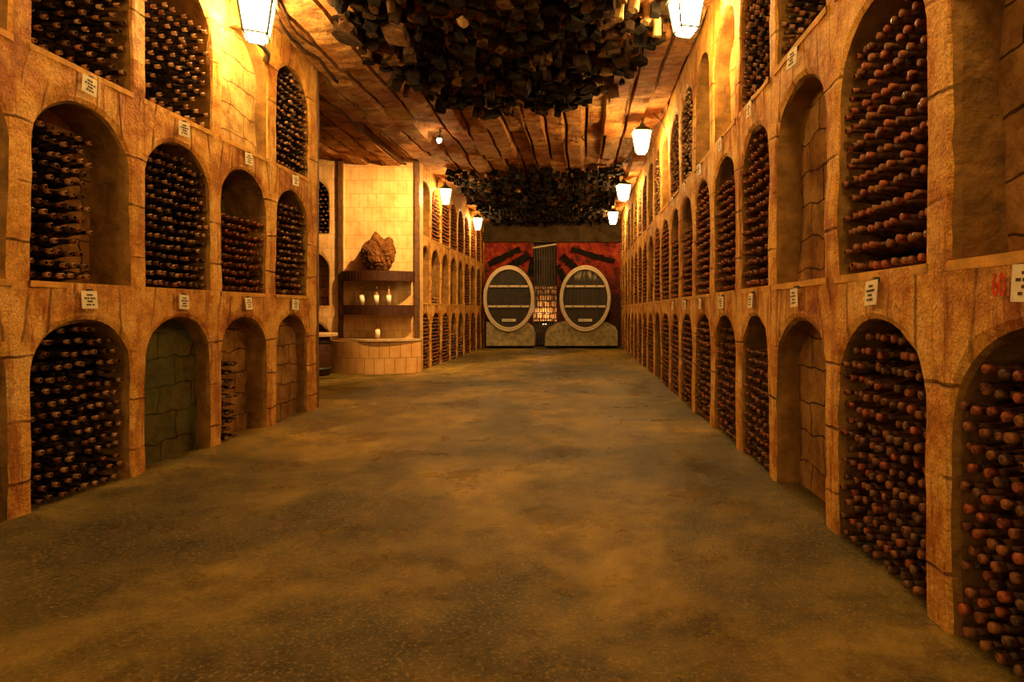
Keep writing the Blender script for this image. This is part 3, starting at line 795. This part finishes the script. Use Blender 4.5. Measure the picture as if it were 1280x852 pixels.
for t, (z0, z1, za, rise) in enumerate(TL):
    for i, (s0, s1) in enumerate(LB): stock(WL, s0, s1, z0, za, min(rise, (s1-s0)*.49), LS[(t, i)], ('L', t, i))
    for i, (s0, s1) in enumerate(FB): stock(WL, s0, s1, z0, za, min(rise, (s1-s0)*.49), FS[(t, i)], ('F', t, i))
for t, (z0, z1, za, rise) in enumerate(TA):
    for i, (s0, s1) in enumerate(AB): stock(WA, s0, s1, z0, za, rise, AS[(t, i)], ('A', t, i))
near = []
for b in BOT:
    p = Vector(b['W'](b['s'], b['z'], b['d'])); b['p'] = p
    b['vis'] = False
    if p.y > .5:
        u = U0+F*p.x/p.y; v = V0-F*(p.z-H)/p.y
        b['vis'] = 4 < u < 1274 and 4 < v < 847
        if b['info'][0] == 'R' and b['info'][1] == 1 and b['z'] > 2.90: b['vis'] = False
near = sorted([b for b in BOT if b['vis']], key=lambda b: b['p'].y)[:300]
ids = set(id(b) for b in near)
def aim(W):
    if W is WR: return np.eye(3)
    if W is WL: return np.array([[-1, 0, 0], [0, -1, 0], [0, 0, 1]])
    return np.array([[0, -1, 0], [1, 0, 0], [0, 0, 1]])
def build_mass(bl):
    T8 = bottle_template(8); T6 = bottle_template(6)
    VV = []; FF = []; MM = []; base = 0
    names = ['g_dust', 'g_dark', 'c_rust', 'c_red', 'c_tan', 'c_pale', 'c_dark']
    for b in bl:
        V, Fc, Mi = T8 if b['p'].y < 8 else T6
        A = aim(b['W']); P = V*b['sc']; P = P.copy()
        P[:, 1] += P[:, 0]*b['ty']; P[:, 2] += P[:, 0]*b['tz']
        VV.append(P @ A.T+np.array(b['p'])); FF.append(Fc+base); base += len(V)
        MM.append(np.where(Mi == 1, names.index(b['cap']), names.index(b['glass'])))
    V = np.concatenate(VV); Fq = np.concatenate(FF); Mi = np.concatenate(MM)
    me = bpy.data.meshes.new('wine_bottle_stacks')
    me.vertices.add(len(V)); me.vertices.foreach_set('co', V.astype(np.float32).ravel())
    me.loops.add(len(Fq)*4); me.loops.foreach_set('vertex_index', Fq.astype(np.int32).ravel())
    me.polygons.add(len(Fq)); me.polygons.foreach_set('loop_start', np.arange(0, len(Fq)*4, 4, dtype=np.int32))
    me.polygons.foreach_set('loop_total', np.full(len(Fq), 4, dtype=np.int32))
    for n in names: me.materials.append(M[n])
    me.polygons.foreach_set('material_index', Mi.astype(np.int32)); me.polygons.foreach_set('use_smooth', np.ones(len(Fq), dtype=bool))
    me.update(calc_edges=True); me.validate()
    return link('wine_bottle_stacks', me)
tag(build_mass([b for b in BOT if id(b) not in ids and b['p'].y > -.5]), 'dusty wine bottles stacked in all the farther arches of both tunnel walls', 'wine bottles', kind='stuff')
ORD = 'first second third fourth fifth sixth seventh eighth ninth tenth eleventh twelfth thirteenth fourteenth fifteenth sixteenth seventeenth eighteenth nineteenth twentieth'.split()
def bmesh_pair(cap, glass):
    m_ = MB(); m_.lathe(PROF[3:], 14, 0, 'X'); a = m_.mesh('wine_bottle', M[glass], True)
    m_ = MB(); m_.lathe([(-.001, .006), (.0, .0140), (.0025, .0175), (.010, .0186), (.020, .0182), (.022, .0170), (.040, .0166)], 14, 0, 'X'); b = m_.mesh('cap', M[cap], True)
    return a, b
protos = {}
ARCH = {('R', 0, 3): 'in the lower arch at the right picture edge', ('R', 0, 4): 'in the second lower right arch', ('R', 1, 4): 'in the big middle arch of red capped bottles',
        ('R', 0, 6): 'in the lower arch beyond the empty niche', ('R', 1, 6): 'in the middle arch beyond the empty niche', ('R', 2, 5): 'in the nearest top arch on the right'}
CC = {'c_rust': 'rust-brown', 'c_red': 'red-brown', 'c_tan': 'tan', 'c_dark': 'dark', 'c_pale': 'pale'}
# columns are counted from the near pillar within each row
for b in near:
    key = (b['cap'], b['glass'])
    if key not in protos:
        a, c_ = bmesh_pair(*key); o = link('wine_bottle', a); ch = link('cap', c_, o); protos[key] = (o, ch); first = True
    else:
        po, pc = protos[key]; o = po.copy(); COL.objects.link(o); ch = pc.copy(); COL.objects.link(ch); ch.parent = o
    o.location = b['p']; o.scale = (b['sc'],)*3; o.rotation_euler = (U(0, 6), -b['tz'], b['ty'])
    rest = 'from the floor' if b['info'][1] == 0 else 'above the sill'
    k = b['info']
    tag(o, 'dusty bottle, %s row %s, %s from near pillar, %s' % (ORD[b['row']-1], rest, ORD[b['col']-1], {('R', 0, 3): 'rightmost lower arch', ('R', 0, 4): 'second lower arch', ('R', 1, 4): 'big middle arch'}.get(k, 'arch')),
        'wine bottle', 'wine bottles lying ' + ARCH.get(k, 'in the nearest arches'))
# count from the near pillar: bay openings run near to far, so columns already do

# ---------------------------------------------------------------- name cards and painted number
def card(W, s, z, side, label, w=.125, h=.125):
    p = Vector(W(s, z, -.035)); r = empty('name_card', tuple(p)); tag(r, label, 'card', 'small white cards over the arches')
    rz = math.radians(90 if side > 0 else -90)+U(-.18, .18)+(.12 if side > 0 else -.12)
    r.rotation_euler = (U(-.12, .02), U(-.07, .07), rz if side != 0 else 0)
    # local: card faces -y
    if side > 0: r.rotation_euler[2] = math.radians(-90)+U(-.05, .15)
    elif side < 0: r.rotation_euler[2] = math.radians(90)+U(-.15, .05)
    m_ = MB(); m_.box((0, 0, 0), (w/2, .003, h/2)); m_.build('paper', M['paper'], r)
    m_ = MB()
    for j, (n, hw) in enumerate(((2, .014), (4, .011), (2, .012), (3, .010))):
        for q in range(n):
            m_.box(((q-(n-1)/2)*.024+U(-.002, .002), -.0045, .034-.023*j), (hw*U(.6, .95), .001, .0055))
    m_.build('ink_writing', M['ink'], r)
    m_ = MB(); m_.box((.02, .014, h/2+.006), (.012, .014, .010)); m_.build('clip', M['iron'], r)
on = ['rightmost', 'second nearest', 'third nearest', 'fourth nearest', 'fifth nearest', 'sixth nearest', 'seventh nearest', 'eighth nearest', 'ninth nearest']
for i in range(3, 11):
    s0, s1 = RB[i]; card(WR, (s0+s1)/2+(.0 if i == 3 else -.04), H+.062*1.5, 1, 'white card over the %s lower arch of the right wall' % on[i-3])
card(WR, sum(RB[3])/2-.20, H+.062*1.5, 1, 'white card beside the red number 60, at the right picture edge') if False else None
for i in range(5, 11):
    s0, s1 = RB[i]; card(WR, (s0+s1)/2, H+1.165*1.5, 1, 'white card under the top sill, over the %s middle arch of the right wall' % on[i-3])
ln = {5: 'leftmost complete', 6: 'second', 7: 'third', 8: 'fourth and last'}
for i in range(5, 9):
    s0, s1 = LB[i]; card(WL, (s0+s1)/2-.02, H+.055*1.5, -1, 'white card over the %s lower arch of the near left wall' % ln[i])
    card(WL, (s0+s1)/2-.02, H+1.07*1.5, -1, 'white card over the %s middle arch of the near left wall' % ln[i])
def painted(txt, p, rot, size, label):
    cu = bpy.data.curves.new('painted_number', 'FONT'); cu.body = txt; cu.size = size; cu.extrude = .001; cu.align_x = 'CENTER'; cu.align_y = 'CENTER'; cu.offset = .003
    cu.materials.append(M['red']); t_ = bpy.data.objects.new('tmp', cu); COL.objects.link(t_); bpy.context.view_layer.update(); t_.scale = (1, 1, 1); me = bpy.data.meshes.new_from_object(t_.evaluated_get(bpy.context.evaluated_depsgraph_get())); bpy.data.objects.remove(t_); [setattr(v.co, 'x', v.co.x*.62) for v in me.vertices]; o = link('painted_number', me, None, p, rot)
    tag(o, label, 'painted number')
Yn = yr(1256); painted('60', (XR-.022, Yn, at(1256, 357, Yn).z), (PI/2, 0, -PI/2), .112, 'red painted number 60 on the stone band at the right edge')

# ---------------------------------------------------------------- timber offcuts hanging under the ceiling
def chunk_mesh(kind, mat):
    bm = bmesh.new()
    if kind == 0:      # round billet, upright
        bmesh.ops.create_cone(bm, cap_ends=True, segments=14, radius1=.5, radius2=.46, depth=1.0)
    elif kind == 1:    # split half log
        bmesh.ops.create_cone(bm, cap_ends=True, segments=12, radius1=.5, radius2=.5, depth=1.0)
        for v in bm.verts:
            if v.co.y > .12: v.co.y = .12
    elif kind == 2:
        bmesh.ops.create_cube(bm, size=1.0)
    elif kind == 3:    # thick disc slice
        bmesh.ops.create_cone(bm, cap_ends=True, segments=16, radius1=.5, radius2=.5, depth=.55)
    else:              # lump
        bmesh.ops.create_icosphere(bm, subdivisions=2, radius=.55)
    bmesh.ops.subdivide_edges(bm, edges=bm.edges[:], cuts=1, use_grid_fill=True)
    sd = U(0, 50)
    for v in bm.verts:
        n_ = noise.noise_vector(v.co*2.2+Vector((sd, sd, sd))); v.co += n_*.11
    me = bpy.data.meshes.new('timber_block'); bm.to_mesh(me); bm.free(); me.materials.append(M[mat]); return me
meshes = {}
for kd in range(5):
    for mt in ('dark_log', 'black_log', 'mid_log', 'pale_log'): meshes[kd, mt] = chunk_mesh(kd, mt)
m_ = MB(); m_.tube([(0, 0, 0), (0, 0, 1)], 1.0, 5); cordme = m_.mesh('hanging_wire', M['iron'])
spots = []
def inside1(x, y):
    cx, cy = -.88, 7.15
    e = ((x-cx)/1.80)**2+((y-cy)/2.55)**2
    return e < 1+.35*nz(x, y, 0, 1.1)
def inside2(x, y): return -3.1 < x < 1.0+.15*nz(y, 0, 0, 1) and 13.7 < y < 21.6
tries = 0
def minsep(x, y, L_, d): return all((x-a)**2+(y-b)**2 > d*d for a, b in L_)
c1 = []
while len(c1) < 620 and tries < 60000:
    tries += 1; x, y = U(-3.3, 1.3), U(4.9, 10.0)
    if inside1(x, y) and minsep(x, y, c1, .118): c1.append((x, y))
c2 = []; tries = 0
while len(c2) < 950 and tries < 60000:
    tries += 1; x, y = U(-3.1, 1.1), U(13.7, 21.6)
    if inside2(x, y) and minsep(x, y, c2, .14): c2.append((x, y))
def piece(x, y, big):
    pale = x > .35 and y < 6.9 and R() < .45
    rnd = R()
    mt = 'pale_log' if (pale or rnd < (.02 if big else .004)) else ('mid_log' if rnd < (.2 if big else .03) else ('dark_log' if rnd < (.55 if big else .25) else 'black_log'))
    kd = random.choice((0, 0, 1, 2, 2, 3, 4)); w = U(.085, .165)*(1.5 if big and R() < .08 else 1); h = U(.06, .17)
    if pale: kd = 0; w = .11; h = U(.16, .28)
    edge = 0
    drop = U(-.02, .20)
    if big and R() < .1: w *= 1.35
    return kd, mt, w, w*U(.7, 1.2), h, drop
cnt = 0; rest = []
order = sorted([(x, y, 1) for x, y in c1]+[(x, y, 2) for x, y in c2], key=lambda q: q[1])
side_w = lambda x: 'left' if x < -2.2 else ('centre-left' if x < -1.2 else ('centre' if x < -.4 else ('centre-right' if x < .3 else 'right')))
look = {'pale_log': 'pale', 'mid_log': 'brown', 'dark_log': 'sooty', 'black_log': 'blackened'}
shape = ['round timber billet', 'split timber log', 'squared timber block', 'sawn timber disc', 'knobbly timber lump']
rows_y = {}
for (x, y, cl) in order:
    kd, mt, w, d, h, drop = piece(x, y, cl == 1)
    zc = zceil(x)-drop-h/2
    v_ = V0-F*(zc-h-H)/y; vis = v_ > -5
    zt = zceil(x)+.05
    rot = (U(-.25, .25), U(-.25, .25), U(0, 6.28))
    if cnt < 300 and vis:
        o = link('timber_block', meshes[kd, mt], None, (x, y, zc), rot); o.scale = (w, d, h)
        cb = link('hanging_wire', cordme, o)
        Mi = (Matrix.Translation(o.location) @ Matrix.Rotation(0, 4, 'Z'))
        # wire: upright in world space from block centre to ceiling
        full = Matrix.LocRotScale(Vector(o.location), o.rotation_euler, Vector(o.scale))
        want = Matrix.LocRotScale(Vector((x, y, zc)), None, Vector((.006, .006, zt-zc)))
        cb.matrix_parent_inverse = full.inverted() @ want
        cname = 'front ceiling cluster' if cl == 1 else 'far ceiling cluster'
        tag(o, None, 'timber block', 'timber offcuts hanging in the '+cname)
        rows_y.setdefault((cl, int(y/.28)), []).append((x, o, look[mt]+' '+shape[kd], cname))
        cnt += 1
    else: rest.append((x, y, zc, kd, mt, w, d, h, rot))
for cl in (1, 2):
    ks = sorted(k for k in rows_y if k[0] == cl)
    for ri, k in enumerate(ks):
        for ci, (x, o, lk, cn) in enumerate(sorted(rows_y[k], key=lambda q: q[0])):
            o['label'] = '%s, %s from left, %s row, %s' % (lk, ORD[ci] if ci < 20 else 'far', ORD[ri], cn)
VV, FF, MM = [], [], []; base = 0; mats = ['dark_log', 'black_log', 'mid_log', 'pale_log']
for x, y, zc, kd, mt, w, d, h, rot in rest:
    me = meshes[kd, mt]; Mx = Matrix.LocRotScale(Vector((x, y, zc)), __import__('mathutils').Euler(rot), Vector((w, d, h)))
    VV += [tuple(Mx @ v.co) for v in me.vertices]; FF += [tuple(i+base for i in p.vertices) for p in me.polygons]; MM += [mats.index(mt)]*len(me.polygons); base += len(me.vertices)
    zt = zceil(x)+.05
    b0 = len(VV); VV += [(x-.005, y, zc), (x+.005, y, zc), (x+.005, y, zt), (x-.005, y, zt), (x, y-.005, zc), (x, y+.005, zc), (x, y+.005, zt), (x, y-.005, zt)]
    FF += [(b0, b0+1, b0+2, b0+3), (b0+4, b0+5, b0+6, b0+7)]; MM += [1, 1]; base += 8
mm = MB(); mm.v = VV; mm.f = FF; mm.m = MM; mm.uv = [None]*len(FF)
tag(mm.build('timber_block_mass', [M[k] for k in mats]), 'remaining dark timber offcuts hanging under the far part of the ceiling', 'timber blocks', 'timber offcuts hanging in the far ceiling cluster', 'stuff')

# little iron hooks and old cables under the ceiling
hooks = [(455, 140), (700, 147), (738, 146), (720, 170), (715, 168), (742, 165), (675, 168), (636, 172), (594, 176), (572, 154), (767, 166), (783, 172), (405, 165), (475, 166), (620, 158), (650, 190), (690, 186)]
m_ = MB(); m_.tube([(0, 0, .03), (0, 0, -.12)], .009, 6); m_.tube([(-.04, 0, -.115), (.045, 0, -.125)], .009, 6); hk = m_.mesh('iron_hook', M['iron'])
for (u, v) in hooks:
    p = ceil_pt(u, v, .0); o = link('iron_hook', hk, None, tuple(p), (0, 0, U(-.5, .5)))
    tag(o, 'small iron hook under the ceiling %s metres out, %s' % ('%.1f' % p.y, 'left of the spotlight' if u < 545 else ('mid tunnel' if u < 700 else 'towards the right wall')), 'hook', 'iron hooks in the bare ceiling')
def cable(pts, r, label):
    P = [ceil_pt(u, v, dz) for u, v, dz in pts]; Q = []
    for i in range(len(P)-1):
        for k in range(8):
            t = k/8; q = P[i].lerp(P[i+1], t); q += Vector((.03*nz(q.x, q.y, i, 3), .03*nz(q.y, q.x, i, 3), -.03*abs(math.sin(PI*t)))); Q.append(q)
    Q.append(P[-1]); m_ = MB(); m_.tube(Q, r, 6); tag(m_.build('old_cable', M['cable'], None, True), label, 'cable', 'old cables under the ceiling')
cable([(346, 18, .12), (368, 52, .08), (398, 72, .06), (430, 110, .06), (470, 150, .05)], .022, 'thick old cable running from the big left lantern along the ceiling')
cable([(350, 2, .1), (372, 40, .09), (400, 60, .05), (440, 84, .05)], .016, 'thin old cable beside the thick one near the big left lantern')
cable([(402, 118, .05), (430, 140, .05), (470, 178, .05), (520, 212, .05)], .018, 'old cable on the ceiling over the recess opening')
cable([(828, 150, .10), (805, 172, .08), (790, 190, .06), (775, 205, .05)], .014, 'old cable along the ceiling edge beside the second right lantern')

# corner strip at the end of the near left wall
m_ = MB()
for k in range(14): m_.box((XL-.02+U(-.004, .004), 7.955, .0+4.60*(k+.5)/14), (.028, .022, 4.60/28), 0, None, .002)
tag(m_.build('trim_1', M['edge']), kind='structure')

# ---------------------------------------------------------------- world, camera
w = bpy.data.worlds.new('World'); SC.world = w; w.use_nodes = True
bg = w.node_tree.nodes['Background']; bg.inputs[0].default_value = (1.0, .62, .21, 1); bg.inputs[1].default_value = .33
cam = bpy.data.cameras.new('Camera'); co = bpy.data.objects.new('Camera', cam); COL.objects.link(co)
co.location = (0, 0, H); co.rotation_euler = (PI/2, 0, 0); cam.sensor_width = 36; cam.lens = 36*F/1280
cam.shift_x = (640-U0)/1280; cam.shift_y = (V0-426)/1280; cam.clip_start = .05; cam.clip_end = 100
SC.camera = co
SC.view_settings.view_transform = 'Standard'; SC.view_settings.look = 'None'; SC.view_settings.gamma = 1; SC.view_settings.use_curve_mapping = False
SC.view_settings.exposure = 1.62
print('BOTTLES', len(BOT), 'blocks', len(order), cnt)
